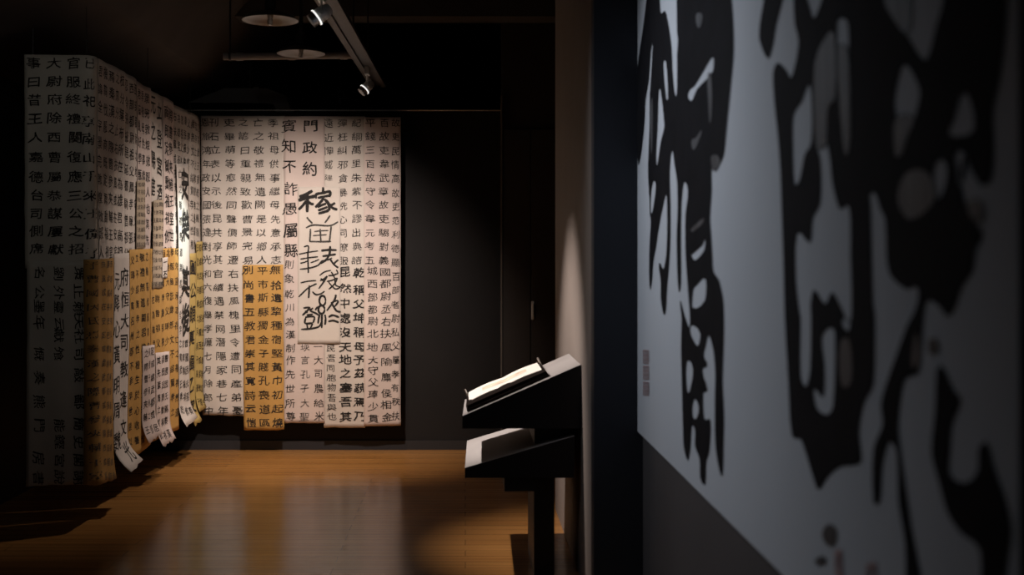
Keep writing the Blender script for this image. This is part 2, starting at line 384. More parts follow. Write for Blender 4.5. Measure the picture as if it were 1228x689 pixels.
Hs.brush([(4.2, [(28, 82), (75, 68), (138, 32)]), (4.0, [(20, 112), (90, 92), (168, 75)]), (4.0, [(97, 60), (95, 140), (93, 210)]), (3.4, [(85, 115), (60, 150), (22, 188)]), (3.2, [(100, 118), (125, 140), (150, 142)]),
          (3.4, [(225, 2), (226, 45)]), (3.4, [(168, 98), (170, 62), (225, 50), (282, 40), (278, 85)]), (3.2, [(180, 92), (235, 80), (288, 70)]), (3.4, [(232, 90), (205, 125), (160, 170)]),
          (3.6, [(235, 100), (270, 140), (275, 185), (240, 205), (185, 220)]), (3.0, [(178, 168), (215, 150), (250, 138)]), (3.0, [(182, 195), (225, 180), (262, 165)]), (3.0, [(325, 132), (300, 148), (278, 150)]), (3.4, [(278, 142), (305, 175), (345, 188)])], cA, 'brush_character')
Hs.brush([(2.2, [(90, 250), (110, 275), (137, 302)]), (2.2, [(283, 236), (260, 270), (238, 297)]), (2.2, [(82, 338), (145, 315), (280, 320), (350, 288)]), (2.1, [(120, 345), (118, 400), (113, 450)]), (2.2, [(110, 450), (200, 452), (292, 450)]),
          (2.2, [(292, 325), (285, 390), (278, 448)]), (2.0, [(200, 345), (203, 400), (205, 448)]), (1.6, [(150, 368), (210, 362), (270, 360)]), (1.6, [(140, 402), (200, 398), (255, 394)])], cA, 'brush_character', INK_GREY)
Hs.brush([(1.9, [(65, 495), (103, 490), (98, 560), (102, 690), (100, 705)]), (1.7, [(22, 556), (100, 540), (182, 528)]), (1.8, [(35, 596), (110, 584), (182, 576)]), (1.8, [(35, 630), (70, 622), (105, 606)]), (1.6, [(120, 626), (160, 612), (192, 598)]),
          (2.0, [(32, 680), (120, 668), (185, 645), (215, 612), (270, 600), (300, 585)])], cA, 'brush_character')
Hs.brush([(3.0, [(208, 526), (270, 520), (338, 522)]), (2.6, [(218, 572), (275, 564), (332, 556)]), (3.0, [(283, 488), (277, 555), (245, 605), (198, 632)]), (2.4, [(285, 598), (315, 640), (352, 668)]), (2.2, [(352, 600), (330, 618), (310, 640)])], cA, 'brush_character')
Hs.brush([(1.8, [(195, 112), (235, 82), (290, 68)]), (2.0, [(198, 155), (230, 140), (258, 118), (225, 170), (188, 220)]), (1.8, [(205, 135), (225, 155), (240, 165)]), (1.8, [(292, 80), (320, 130), (330, 190), (372, 205)]), (1.8, [(335, 62), (350, 92)]),
          (1.9, [(268, 112), (310, 108), (352, 92)]), (1.9, [(255, 160), (300, 150), (345, 130)]), (2.0, [(345, 130), (320, 180), (272, 225)]), (1.8, [(270, 165), (300, 200), (330, 222), (368, 210)])], cB, 'brush_character')
Hs.brush([(1.7, [(38, 172), (100, 158), (168, 152)]), (2.0, [(172, 178), (100, 215), (22, 288)]), (2.3, [(110, 192), (108, 250), (104, 298)]), (2.0, [(135, 243), (165, 268), (205, 262), (238, 240)])], cB, 'brush_character')
Hs.brush([(2.6, [(60, 380), (112, 376), (90, 405), (52, 440)]), (2.0, [(75, 402), (95, 420)]), (2.4, [(142, 378), (120, 402), (160, 420), (192, 440)]), (2.2, [(190, 368), (170, 380), (162, 398)]), (2.2, [(88, 438), (140, 430)]), (2.4, [(75, 455), (150, 452), (142, 502)]), (2.4, [(80, 460), (76, 505), (140, 503)]),
          (2.0, [(90, 512), (96, 548)]), (2.0, [(138, 508), (118, 548)]), (2.4, [(42, 556), (120, 550), (190, 532), (215, 490)])], cB, 'brush_character')
ell = lambda cx, cy, rx, ry: [(cx+rx*math.cos(a*math.pi/5), cy+ry*math.sin(a*math.pi/5)) for a in range(11)]
Hs.brush([(2.6, ell(220, 318, 26, 40)), (2.8, ell(212, 392, 26, 34)), (2.4, [(196, 432), (188, 470), (184, 508)]), (2.6, [(216, 425), (214, 480), (214, 545)]), (2.4, [(240, 432), (246, 470), (240, 518)]),
          (2.6, [(332, 268), (318, 315), (255, 402)]), (2.2, [(288, 338), (335, 318), (348, 330), (318, 370)]), (2.6, [(300, 345), (335, 400), (372, 410)]), (2.6, [(270, 455), (305, 438), (358, 455)]), (2.6, [(268, 490), (310, 482), (355, 498)])], cB, 'brush_character')

# ---- side curtain; filler verses for columns the photo does not resolve
POOL = '君諱全字景完敦煌效穀人也其先蓋周之冑武王秉乾之機翦伐殷商既定爾勳福祿攸同封弟叔振鐸于曹國因氏焉秦漢之際曹參夾輔王室世宗廓土斥竟子孫遷于雍州之郊分止右扶風或在安定或處武都或居隴西或家敦煌枝分葉布所在為雄君高祖父敏舉孝廉武威長史巴郡朐忍令張掖居延都尉曾祖父述孝廉謁者金城長史夏陽令蜀郡西部都尉祖父鳳孝廉張掖屬國都尉丞右扶風隃麋侯相金城西部都尉北地大守父琫少貫名州郡不幸早世是以位不副德君童齓好學甄極毖緯無文不綜賢孝之性根生於心收養季祖母供事繼母先意承志存亡之敬禮無遺闕'
pp = [0]
def pool(n):
    t = ''.join(POOL[(pp[0]+i) % len(POOL)] for i in range(n)); pp[0] += n*2+1; return t
def edge_top(px): return 312-246*6.715/LEFT.depth(px) if px > 112 else 66
ZT = 2.725
def ytop(px, z): return VY-(z-EYE)*F/LEFT.depth(px)
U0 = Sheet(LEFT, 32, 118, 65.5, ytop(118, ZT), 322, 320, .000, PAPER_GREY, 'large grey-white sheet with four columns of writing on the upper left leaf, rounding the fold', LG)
fy = [76, 98, 119, 142, 165, 188, 211.5, 234, 255.5, 277, 298.5]
U0.text(43, 0, 47.5, 0, '事曰昔王人嘉德台司側席', 18.5, 15, .012, ys=fy)
U0.text(67, 0, 70.5, 0, '大尉府除西曹屬恭謀屢獻', 18.5, 15, .012, ys=fy)
U0.text(91, 0, 94.5, 0, '官服終禮闋復應三公之招', 18.5, 15, .014, ys=fy)
U0.text(109.5, 0, 113, 0, '已此祀享南山千來王僮子', 9, 15, .014, ys=[76, 100, 121, 145, 167, 189, 211, 234, 256, 280, 303])
def scol(sh, px, z0, pitch, n, w, hm, chars=None, **kw):
    """column on the side leaf: rows at heights z0, z0-pitch ... ; width in px at that distance, height in metres"""
    ys = [ytop(px, z0-pitch*i) for i in range(n)]
    sh.text(px, 0, px+.001, 0, chars or pool(n), w, hm*F/LEFT.depth(px), ys=ys, **kw)
U1 = Sheet(LEFT, 117.3, 147.5, ytop(117.3, ZT), ytop(147.5, ZT), 325, 325, .004, PAPER, 'tall white sheet of small regular writing just behind the fold of the side curtain', LG)
for px in (119.5, 126, 132, 138, 143.8): scol(U1, px, 2.66, .106, 11, 5.0, .082)
U2 = Sheet(LEFT, 146.8, 163.5, ytop(146.8, ZT), ytop(163.5, ZT), 330, 330, .000, PAPER, 'narrow white sheet of small writing ending above the gold sheet on the side curtain', LG)
for px in (150, 155.3, 160.6): scol(U2, px, 2.65, .106, 12, 4.5, .082)
U3 = Sheet(LEFT, 163, 180, ytop(163, ZT-.01), ytop(180, ZT-.01), 330, 330, .004, PAPER_PINK, 'narrow pinkish-white sheet of small writing with a tan slip pasted on it', LG)
for px in (166, 171, 176): scol(U3, px, 2.64, .106, 11, 4.3, .082)
U4 = Sheet(LEFT, 179.5, 194.5, ytop(179.5, ZT-.02), ytop(194.5, ZT-.02), 335, 335, .000, PAPER, 'white sheet with two columns of taller writing in the middle of the side curtain', LG)
scol(U4, 183.5, 2.61, .185, 7, 6.4, .145, '元之陽庭在恆極', bold=.014)
scol(U4, 190.5, 2.58, .185, 4, 6.0, .145, '立登宮酒', bold=.014)
U5 = Sheet(LEFT, 194, 208.5, ytop(194, ZT-.02), ytop(208.5, ZT-.02), 330, 330, .004, PAPER_PINK, 'white sheet with two close columns of crowded writing left of the heavy brush characters', LG)
for px in (197.5, 203.5): scol(U5, px, 2.60, .125, 11, 5.4, .105, bold=.010)
U6 = Sheet(LEFT, 208, 240, ytop(208, ZT-.03), ytop(240, ZT-.03), 335, 335, .000, PAPER, 'wide white sheet of small faint writing in the corner of the side curtain', LG)
for i, px in enumerate((210.5, 214.3, 218, 221.7, 225.4, 229, 232.6, 236.2)):
    scol(U6, px, 2.61, .104, 12, 3.1, .080, m=INK_GREY if i % 3 else INK)
# lower front leaf: sheet hung with its writing turned on its side
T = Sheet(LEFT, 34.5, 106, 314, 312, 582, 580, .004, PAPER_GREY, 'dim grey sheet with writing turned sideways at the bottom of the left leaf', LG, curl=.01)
R = -math.pi/2
T.text(98, 0, 97.5, 0, '策止賴天社司敲鄙簡史閣謝', 15, 17, .012, rot=R, ys=[327, 349, 369.5, 386, 403, 424, 449, 482, 509, 530, 551, 572])
T.text(74, 0, 74, 0, '劉外靈云獻飧能鏗宮說', 15, 17, .008, rot=R, ys=[328, 351, 369, 388, 402, 424, 509, 530, 551, 572])
T.text(50, 0, 50, 0, '名公墨年慨奏熊門房書', 16, 17, .008, rot=R, ys=[327, 350, 368, 387, 424, 453, 482, 510, 549, 572])
# gold sheet round the fold, its dimness put into the paper colour
g1 = Sheet(LEFT, 103.5, 134.5, 311, 309, 580, 574, .010, GOLD_SHADED, 'shade-darkened gold sheet of small faint writing wrapped around the lower fold of the side curtain', LG, curl=.015)
g1ys = [317+16.9*i for i in range(16)]
g1.text(112, 0, 113, 0, pool(16), 7, 11, .004, INK_GREY, ys=g1ys)
for px in (120.5, 125.6, 130.6): g1.text(px, 0, px, 0, pool(16), 4.3, 10, .002, INK_GREY, ys=g1ys)
w1 = Sheet(LEFT, 135.1, 151.7, 304, 303, 566, 551, .009, PAPER, 'white strip with two columns of loose tall writing right of the shade-darkened gold sheet', LG, curl=.10)
w1.text(139, 0, 138.5, 0, '元降心黃明周魏', 7.6, 24, .010, ys=[336, 363, 394, 425, 462, 491, 529])
w1.text(147, 0, 146.5, 0, '府恒大司教逢文光', 7.6, 23, .010, ys=[333, 359, 386, 411, 444, 478, 513, 541])
g2 = Sheet(LEFT, 152, 179, 299, 298, 552, 533, .010, GOLD, 'gold sheet with three columns of writing, between the white strip and the pale torn sheets', LG, curl=.005, xb1=178)
for px, d in ((155.5, 0), (161.5, -2), (167.8, -4), (174, -5)): g2.text(px, 312+d, px, 530+d, pool(13), 4.6, 12, .008)
w2 = Sheet(LEFT, 166, 182.8, 415, 413, 531, 520, .016, PAPER_PINK, 'short pale pink torn slip of writing over the foot of the gold sheets', LG, curl=.05, torn=.012)
for px, d in ((169.5, 0), (174.5, -2), (179.6, -3)): w2.text(px, 424+d, px, 516+d, pool(7), 4.2, 11, .006)
g3 = Sheet(LEFT, 178.5, 210.5, 298, 297, 530, 514, .012, GOLD, 'wide gold sheet of small writing left of the heavy brush characters on the side curtain', LG, curl=.005)
for px, d in ((182.5, 0), (187.5, -1), (193, -2), (198.2, -3), (203.3, -4), (208, -4)): g3.text(px, 306+d, px, 502+d*2, pool(12), 4.2, 11, .006)
w3 = Sheet(LEFT, 183, 199.5, 423, 421, 536, 527, .020, PAPER_PINK, 'short pale torn slip of writing hanging lowest on the wide gold sheet', LG, curl=.05, torn=.014, xb1=200)
for px, d in ((186.3, 0), (191.3, -1), (196.2, -2)): w3.text(px, 432+d, px, 522+d, pool(7), 4.2, 11, .006)
tn = Sheet(LEFT, 160.5, 172, 217, 215, 299, 297, .010, PAPER_TAN, 'small tan slip of tiny writing pasted above the gold sheets on the side curtain', LG)
for px in (162.3, 165.2, 168, 170.6): tn.text(px, 221, px, 293, pool(9), 2.5, 6.4, .0, INK_GREY)
t2 = Sheet(LEFT, 181.5, 192, 240, 239, 347, 345, .017, PAPER_TAN, 'small buff slip of tiny writing overlapping the top of the wide gold sheet', LG)
for px in (183.4, 186, 188.5, 190.7): t2.text(px, 245, px, 340, pool(11), 2.3, 6.4, .0, INK_GREY)
t3 = Sheet(LEFT, 190.8, 196.5, 309, 308, 334, 333, .021, PAPER, 'tiny white slip with two characters stuck on the wide gold sheet', LG)
t3.text(193.6, 314, 193.6, 328, '一不', 4.6, 10, .012)
w4 = Sheet(LEFT, 210, 224.5, 196, 196, 512, 500, .017, PAPER, 'tall white strip with heavy black brush characters lit by the cool spotlight', LG, curl=.06)
w4.text(219, 0, 219.5, 0, '安樂其後', 10.5, 44, .030, ys=[222, 270, 338, 384])
w4.text(213, 208, 213, 396, pool(11), 3.4, 12, .004, INK_GREY)
for px in (213.3, 217.4, 221.4): w4.text(px, 412, px, 492, pool(6), 3.6, 11, .006)
g4 = Sheet(LEFT, 223.8, 233.2, 304, 303, 511, 504, .012, GOLD_LIGHT, 'narrow straw-coloured sheet with bold tall characters right of the heavy brush strip', LG, curl=.05, torn=.010)
g4.text(228.6, 0, 228.8, 0, '圓公頗真緝乙家', 6.6, 22, .020, ys=[320, 349, 377, 405, 436, 462, 488])
g5 = Sheet(LEFT, 232.6, 240, 290, 289, 494, 488, .016, GOLD_LIGHT, 'straw-coloured sheet of small writing hung in the corner of the curtains', LG, curl=.03)
for px in (234.2, 236.4, 238.6): g5.text(px, 297, px, 482, pool(12), 2.0, 10.5, .006)

# rails the curtains hang from
def rail(name, label, segs, posts):
    r = empty(name, (posts[0][0], posts[0][1], 0)); tag(r, label, 'rail')
    bm = bmesh.new()
    for a, b in segs: cyl(bm, a, b, .012, seg=12)
    child(bmobj('bar', bm, LAMPBLACK), r)
    for x, y, z in posts:
        bm = bmesh.new(); cyl(bm, (x, y, 2.69), (x, y, z), .0025, seg=8); cyl(bm, (x, y, 2.675), (x, y, 2.715), .018, seg=12)
        child(bmobj('hanger_rod', bm, LAMPBLACK), r)
rail('hanging_rail', 'black bar behind the top edge of the side curtain, hung from above on thin rods', [((-2.52, YF+.05, 2.69), (XC-.055, YF+.05, 2.69)), ((XC-.055, YF+.05, 2.69), (XC-.055, YB-.05, 2.69))], [(-2.5, YF+.05, 2.89), (XC-.055, YF+.05, 3.02), (XC-.055, 8.05, 3.02), (XC-.055, YB-.12, 3.02)])
rb = empty('hanging_rail', (-1.3, YW, 2.69)); tag(rb, 'black bar carrying the back curtain, bracketed to the black partition', 'rail')
bm = bmesh.new(); cyl(bm, (-2.1, YB+.03, 2.69), (-.53, YB+.03, 2.69), .010, seg=12); child(bmobj('bar', bm, LAMPBLACK), rb)
for x in (-2.05, -1.3, -.57):
    bm = bmesh.new(); bx(bm, x-.012, x+.012, YB+.03, YW, 2.68, 2.70); child(bmobj('bracket', bm, LAMPBLACK), rb)

# ------------------------------------------------------------------ big calligraphy panel on the right wall
XP = .75
PY0, PY1 = F*XP/(1222-VX), F*XP/(764.5-VX)
pz = EYE-(517-VY)*PY1/F
pan = empty('wall_panel', (XP, (PY0+PY1)/2, pz)); tag(pan, 'huge pale wall panel of giant black brush writing, filling the right of the view', 'panel')
bm = bmesh.new(); bx(bm, XP, XN-.001, PY0, PY1, pz, 3.15); child(bmobj('board', bm, BOARD, bevel=.002), pan)
def onpan(px, py, d):
    Y = F*XP/(px-VX); return Vector((XP-d, Y, EYE+(VY-py)*Y/F))
def ink(name, outlines, m, d=.0012, res=3):
    """flat ink shape: outlines (outer first, then holes) given as pixels on the panel; even-odd filled"""
    loops = []
    for pts in outlines:
        Q = [onpan(x, y, 0).yz for x, y in pts]; n = len(Q); L = []
        for i in range(n):
            a, b_, c, d_ = Q[i-1], Q[i], Q[(i+1) % n], Q[(i+2) % n]; ln = (c-b_).length
            t1 = (c-a).normalized()*ln*.8; t2 = (d_-b_).normalized()*ln*.8
            for k_ in range(res):
                t = k_/res
                L.append((2*t**3-3*t*t+1)*b_+(t**3-2*t*t+t)*t1+(-2*t**3+3*t*t)*c+(t**3-t*t)*t2)
        loops.append(L)
    P = [p for L in loops for p in L]; E = []; k0 = 0
    for L in loops: E += [(k0+i, k0+(i+1) % len(L)) for i in range(len(L))]; k0 += len(L)
    vo, _, fo, *_r = geometry.delaunay_2d_cdt(P, E, [], 0, 1e-6)
    def inside(p):
        c = False
        for L in loops:
            for i in range(len(L)):
                a, b_ = L[i-1], L[i]
                if (a.y > p.y) != (b_.y > p.y) and p.x < (b_.x-a.x)*(p.y-a.y)/(b_.y-a.y)+a.x: c = not c
        return c
    V = [Vector((XP-d, v.x, v.y)) for v in vo]
    Fc = [tuple(f) for f in fo if inside((vo[f[0]]+vo[f[1]]+vo[f[2]])/3)]
    used = sorted({i for f in Fc for i in f}); ix = {v: i for i, v in enumerate(used)}
    V = [V[i] for i in used]; Fc = [tuple(ix[i] for i in f) for f in Fc]
    return child(link(name, V, Fc, m), pan)
q = 4.592
def tr(pts, ox=760, oy=0, k=q): return [(ox+x/k, oy+y/k) for x, y in pts]
O1 = [(95, -250), (72, -20), (60, 90), (45, 200), (25, 340), (18, 450), (20, 600), (18, 740), (22, 860), (28, 910), (45, 830), (55, 740), (62, 660), (66, 560), (85, 440), (103, 235), (98, 400), (90, 520), (88, 689), (80, 900), (80, 970), (88, 1100), (90, 1180), (95, 1213), (88, 1350), (86, 1500), (92, 1595), (102, 1550), (110, 1440), (125, 1360), (135, 1286), (150, 1200), (165, 1130), (180, 1070), (185, 1130), (185, 1286), (180, 1400), (165, 1480), (140, 1450), (150, 1550), (150, 1640), (160, 1710), (172, 1735), (180, 1700), (185, 1600), (195, 1480), (203, 1350), (205, 1200), (203, 1080), (200, 950), (212, 828), (225, 900), (240, 1000), (243, 1150), (238, 1286), (240, 1450), (250, 1610), (262, 1560), (262, 1350), (264, 1150), (278, 1005), (300, 1050), (286, 1180), (285, 1290), (287, 1400), (300, 1600), (308, 1700), (310, 1800), (290, 1760), (272, 1700), (257, 1655), (265, 1750), (262, 1900), (263, 1975), (272, 2348), (277, 2462), (300, 2535), (315, 2462), (323, 2345), (340, 2371), (338, 2450), (365, 2530), (368, 2630), (396, 2665), (402, 2541), (419, 2484), (425, 2315), (391, 2303), (385, 2167), (408, 2145), (380, 2040), (408, 2008), (388, 1960), (400, 1900), (415, 1845), (440, 1930), (450, 2050), (448, 2200), (450, 2430), (465, 2550), (490, 2622), (497, 2450), (500, 2300), (492, 2100), (495, 1975), (500, 1800), (495, 1650), (470, 1540), (440, 1490), (435, 1400), (428, 1286), (422, 1200), (432, 1050), (432, 930), (455, 945), (480, 900), (500, 850), (515, 700), (525, 600), (540, 450), (553, 300), (552, 150), (540, -20), (500, -250), (250, -250), (238, -20), (240, 180), (245, 215), (240, 300), (240, 480), (235, 530), (225, 500), (215, 380), (210, 260), (195, 150), (175, 60), (150, 70), (145, -20), (150, -250)]
H1 = [[(165, 350), (180, 345), (190, 540), (180, 540)], [(140, 500), (150, 500), (170, 689), (165, 720), (150, 780), (130, 910), (125, 860), (133, 700)], [(110, 1000), (122, 1010), (118, 1080), (103, 1170), (95, 1160), (97, 1060)],
      [(300, 520), (320, 555), (350, 490), (438, 390), (440, 315), (400, 370), (340, 470)], [(320, 1406), (330, 1395), (380, 1350), (395, 1320), (390, 1375), (340, 1432)], [(330, 1596), (350, 1570), (398, 1536), (395, 1650), (325, 1692)],
      [(312, 1816), (325, 1790), (368, 1836), (355, 1903), (330, 1870)], [(297, 1986), (328, 2030), (311, 2145), (297, 2156), (290, 2050)], [(326, 2235), (340, 2195), (360, 2247), (345, 2303), (328, 2292)]]
ink('ink_character', [tr(O1)]+[tr(h) for h in H1], BOARDINK)
for p in ([(345, 95), (365, 70), (382, 95), (362, 155)], [(410, 420), (425, 400), (435, 520), (425, 680), (415, 560)], [(98, 560), (106, 540), (108, 689), (100, 850), (95, 700)], [(320, 780), (345, 760), (378, 715), (372, 745), (335, 825)], [(318, 1265), (350, 1230), (390, 1200), (385, 1225), (330, 1275)], [(430, 860), (480, 880), (452, 940), (436, 930)]):
    ink('dry_brush', [tr(p)], DRYINK, .0022)
z5 = 3.447
def t5(pts): return [(900+x/z5, y/z5) for x, y in pts]
ink('ink_stroke', [t5([(85, -200), (60, -20), (40, 100), (38, 165), (75, 245), (95, 190), (110, 100), (140, -20), (150, -200)])], BOARDINK)
BC = [(954, -60), (952, -6), (953.7, 29), (958, 49), (955, 72.5), (949, 93), (943.5, 84), (933, 75), (927.5, 87), (929, 122), (933, 160), (936, 200), (938, 261), (940, 319), (941.5, 380), (946, 460), (950, 521), (961, 527), (969, 550), (980, 585), (985, 585), (993, 572), (1009, 559), (1028, 557), (1034, 550), (1031, 518), (1037.5, 482), (1048.5, 460), (1050, 380), (1048, 364), (1045, 248), (1044, 234), (1050, 232), (1056, 250), (1062, 264), (1064, 312), (1069, 331), (1088, 347), (1101, 345),
      (1100, 366), (1088, 391), (1078, 418), (1065, 455), (1057, 484), (1059, 509), (1048, 538), (1048, 601), (1056, 601), (1059, 559), (1067, 530), (1076, 543), (1078, 601), (1086, 652), (1090, 720), (1108, 720), (1094, 631), (1082, 547), (1078, 509), (1086, 455), (1103, 446), (1107, 400), (1112, 362), (1126, 366), (1136, 379), (1145, 372), (1155, 344), (1168, 324), (1171, 299), (1180, 283), (1174, 270), (1161, 248), (1155, 230), (1152, 205), (1158, 186), (1166, 205), (1178, 222), (1190, 215), (1193, 179), (1192, 134), (1200, 96), (1206, 48), (1209, -6), (1209, -60)]
z8 = lambda pts: [(1040+x/3.133, y/3.133) for x, y in pts]
z7 = lambda pts: [(900+x/3.129, 380+y/3.129) for x, y in pts]
W = [(290, 655), (275, 600), (268, 450), (270, 260), (300, 230), (325, 140), (350, 145), (352, 400), (322, 440), (315, 560), (330, 655), (340, 755), (370, 865), (410, 855), (415, 1055), (420, 1255), (412, 1335), (380, 1275), (340, 1205), (310, 1255), (265, 1195), (250, 1255), (252, 1310), (248, 1530), (231, 1596), (209, 1552), (209, 1310), (205, 1295), (190, 1155), (195, 965), (250, 1005), (260, 905), (290, 845), (295, 755)]
BH = [t5([(238, -150), (235, -20), (250, 40), (262, 75), (280, 45), (300, -20), (300, -150)]), t5([(360, 95), (385, 75), (405, 100), (410, 300), (415, 560), (400, 640), (385, 560), (370, 350)]), t5(W),
      t5([(180, 480), (215, 420), (245, 350), (255, 450), (252, 590), (225, 640), (205, 740), (185, 760), (178, 600)]), z7([(270, 80), (300, 40), (318, 60), (312, 330), (290, 365), (250, 340), (240, 270), (275, 300), (280, 180)]), z7([(345, 15), (375, 15), (368, 52)]),
      [(1066, -50), (1062, 0), (1069, 16), (1088, 41), (1104, 67), (1113, 70), (1123, 32), (1132, 0), (1132, -50)],
      z8([(130, 260), (150, 245), (180, 290), (200, 350), (180, 440), (150, 520), (130, 580), (110, 580), (115, 450), (105, 390)]), [(1080, 240), (1085, 215), (1100, 205), (1115, 212), (1122, 235), (1105, 255), (1090, 260)],
      z8([(330, 450), (350, 370), (375, 350), (400, 420), (400, 490), (350, 510), (310, 500)]), [(1121, 215), (1122, 200), (1129, 191), (1136, 200), (1134, 222), (1126, 238)], [(1148, 200), (1146, 188), (1152, 180), (1160, 190), (1157, 212), (1151, 222)]]
ink('ink_character', [BC]+BH[:], BOARDINK)
for p in (t5([(270, 260), (325, 140), (350, 145), (352, 400), (322, 440), (315, 600), (275, 600)]), t5([(362, 200), (405, 200), (413, 560), (400, 640), (385, 560)]), z7([(340, 100), (375, 90), (382, 240), (345, 250)]), [(1066, -50), (1062, 0), (1069, 16), (1088, 41), (1095, 30), (1090, -50)],
          z8([(110, 450), (180, 440), (150, 520), (130, 580), (110, 580)]), [(1078, 240), (1084, 213), (1100, 203), (1117, 210), (1124, 235), (1106, 257), (1090, 262)], [(1161, 245), (1178, 240), (1182, 262), (1172, 266)], [(1097, 410), (1102, 400), (1104, 430), (1096, 440)], [(1114, 410), (1124, 405), (1127, 420), (1116, 424)]):
    ink('dry_brush', [p], DRYINK, .0022)
s2 = lambda pts: [(1040+x/2.383, 400+y/2.383) for x, y in pts]
ink('ink_stroke', [s2([(200, 105), (215, 90), (250, 160), (270, 190), (245, 260), (240, 330), (238, 400), (285, 425), (318, 390), (320, 330), (345, 310), (365, 380), (400, 480), (415, 560), (405, 640), (385, 760), (330, 760), (325, 620), (270, 570), (230, 510), (205, 420), (185, 340), (195, 220)])], BOARDINK)
for p in ([(987, 640), (995, 628), (1004, 634), (1003, 650), (994, 654)], [(978, 672), (986, 666), (992, 671), (985, 677), (980, 676)]):
    ink('signature_mark', [p], DRYINK, .0022)
for p in ([(1002, 660), (1010, 657), (1012, 690), (1003, 690)], [(1040, 676), (1051, 672), (1053, 705), (1041, 705)]):
    ink('seal', [p, [(p[0][0]+3, p[0][1]+8), (p[1][0]-3, p[1][1]+8), (p[2][0]-3, p[2][1]-8), (p[3][0]+3, p[3][1]-8)]], REDSOFT, .0026, 1)
for y0, y1 in ((419, 436), (438, 455), (457, 474)):          # column of three red seal marks near the far edge
    X0, X1 = 771.8, 778.6; H = y1-y0
    ink('seal', [[(X0, y0), (X1, y0+.5), (X1, y1), (X0, y1-.5)]]+[[(X0+a, y0+b*H), (X0+a+1.2, y0+b*H), (X0+a+1.2, y0+(b+.24)*H), (X0+a, y0+(b+.24)*H)] for a in (.9, 2.9, 4.8) for b in (.1, .4, .7)], REDSOFT, .0026, 1)

# ------------------------------------------------------------------ display stand against the lit wall
XL, XR, Y0, Y1 = -.014, XS0-.002, 5.64, 6.30
stand = empty('display_stand', (.4, 5.95, 0)); tag(stand, 'black wall-side display stand with two sloping grey tops, carrying an open album', 'display stand')
def wedge(name, xl, xr, y0, y1, zb, zl, zr, tm, far_in=0, lip=0, zbr=None):
    """black wedge body with its sloping top as a panel of its own"""
    zbr = zb if zbr is None else zbr
    V = [(xl, y0, zb), (xr, y0, zbr), (xr, y0, zr), (xl, y0, zl), (xl+far_in, y1, zb), (xr, y1, zbr), (xr, y1, zr), (xl+far_in, y1, zl)]
    Fc = [(0, 1, 2, 3), (5, 4, 7, 6), (1, 5, 6, 2), (4, 0, 3, 7), (4, 5, 1, 0), (3, 2, 6, 7)]
    b = child(link(name, V, Fc, CASE), stand)
    t = .002
    V2 = [(xl, y0, zl), (xr, y0, zr), (xr, y1, zr), (xl+far_in, y1, zl)]
    V2 = [(x, y, z+.0003) for x, y, z in V2]+[(x, y, z+t) for x, y, z in V2]
    tp = link('sloping_top', V2, [(3, 2, 1, 0), (4, 5, 6, 7), (0, 1, 5, 4), (1, 2, 6, 5), (2, 3, 7, 6), (3, 0, 4, 7)], tm); tp.parent = b
    tp['label'] = 'grey sloping top'
wedge('upper_case', XL, XR, Y0, Y1, .738, .797, 1.045, CASETOP, .012)
wedge('lower_case', XL+.012, XR-.03, Y0+.01, 6.50, .498, .545, .70, SHELFTOP, .012)
bm = bmesh.new(); bx(bm, .34, .52, Y0+.10, Y1-.05, .64, .738); child(bmobj('spacer', bm, CASE, bevel=.004), stand)
bm = bmesh.new(); bx(bm, .19, .34, Y0+.03, 6.35, .428, .498); child(bmobj('bracket', bm, CASE, bevel=.004), stand)
bm = bmesh.new(); bx(bm, .335, .435, Y0+.06, 6.25, 0, .498); child(bmobj('leg_panel', bm, CASE, bevel=.004), stand)
# album on the upper top: local (u along the slope, v away from the camera, h above it)
sl = Vector((XR-XL, 0, 1.045-.797)); nn = Vector((-sl.z, 0, sl.x)).normalized()
def Lp(u, v, h): return Vector((XL, Y0, .801))+sl*u+Vector((0, (Y1-Y0)*v, 0))+nn*h
al = empty('open_album', Lp(.4, .5, 0)); tag(al, 'open white album on a dark mount, lying on the sloping top of the black stand', 'album')
def slab(name, pts, h0, h1, m):
    n = len(pts); V = [Lp(u, v, h0) for u, v in pts]+[Lp(u, v, h1) for u, v in pts]
    Fc = [tuple(range(n-1, -1, -1)), tuple(range(n, 2*n))]+[(i, (i+1) % n, n+(i+1) % n, n+i) for i in range(n)]
    return child(link(name, V, Fc, m), al)
slab('mount', [(.045, .05), (.36, .05), (.74, .08), (.74, .97), (.045, .95)], .0005, .014, LEATHER)
slab('cover_and_shadow', [(.05, .06), (.735, .085), (.735, .28), (.46, .30), (.42, .37), (.37, .375), (.33, .31), (.11, .27), (.09, .36), (.055, .37)], .0145, .030, LEATHER)  # dark cover; its peak is shaped as the shadow of the curling pages
# pages: slightly arched block
V, Fc = [], []; nu = 28
for i in range(nu+1):
    u = .072+(.715-.072)*i/nu; hh = .0215+.006*abs(math.sin(math.pi*i/nu*2))
    for v, h in ((.385, .0145), (.385, hh), (.94, hh+.004), (.94, .0145)): V.append(Lp(u, v, h))
for i in range(nu):
    a = 4*i
    for j in range(4): Fc.append((a+j, a+(j+1) % 4, a+4+(j+1) % 4, a+4+j))
Fc += [(3, 2, 1, 0), (4*nu, 4*nu+1, 4*nu+2, 4*nu+3)]
pg = child(link('pages', V, Fc, PAGE), al)
V, Fc = [], []
for i in range(9):
    u = .20+.40*i/8; t = (u-.072)/(.715-.072); hh = .0215+.006*abs(math.sin(math.pi*t*2))
    for v in (.60, .78): V.append(Lp(u, v, hh+.004*(v-.2)/.74+.0008))
for i in range(8): Fc.append((2*i, 2*i+2, 2*i+3, 2*i+1))
o = link('page_print', V, Fc, PAGETINT); child(o, al); o['label'] = 'faint tan printing on the page'
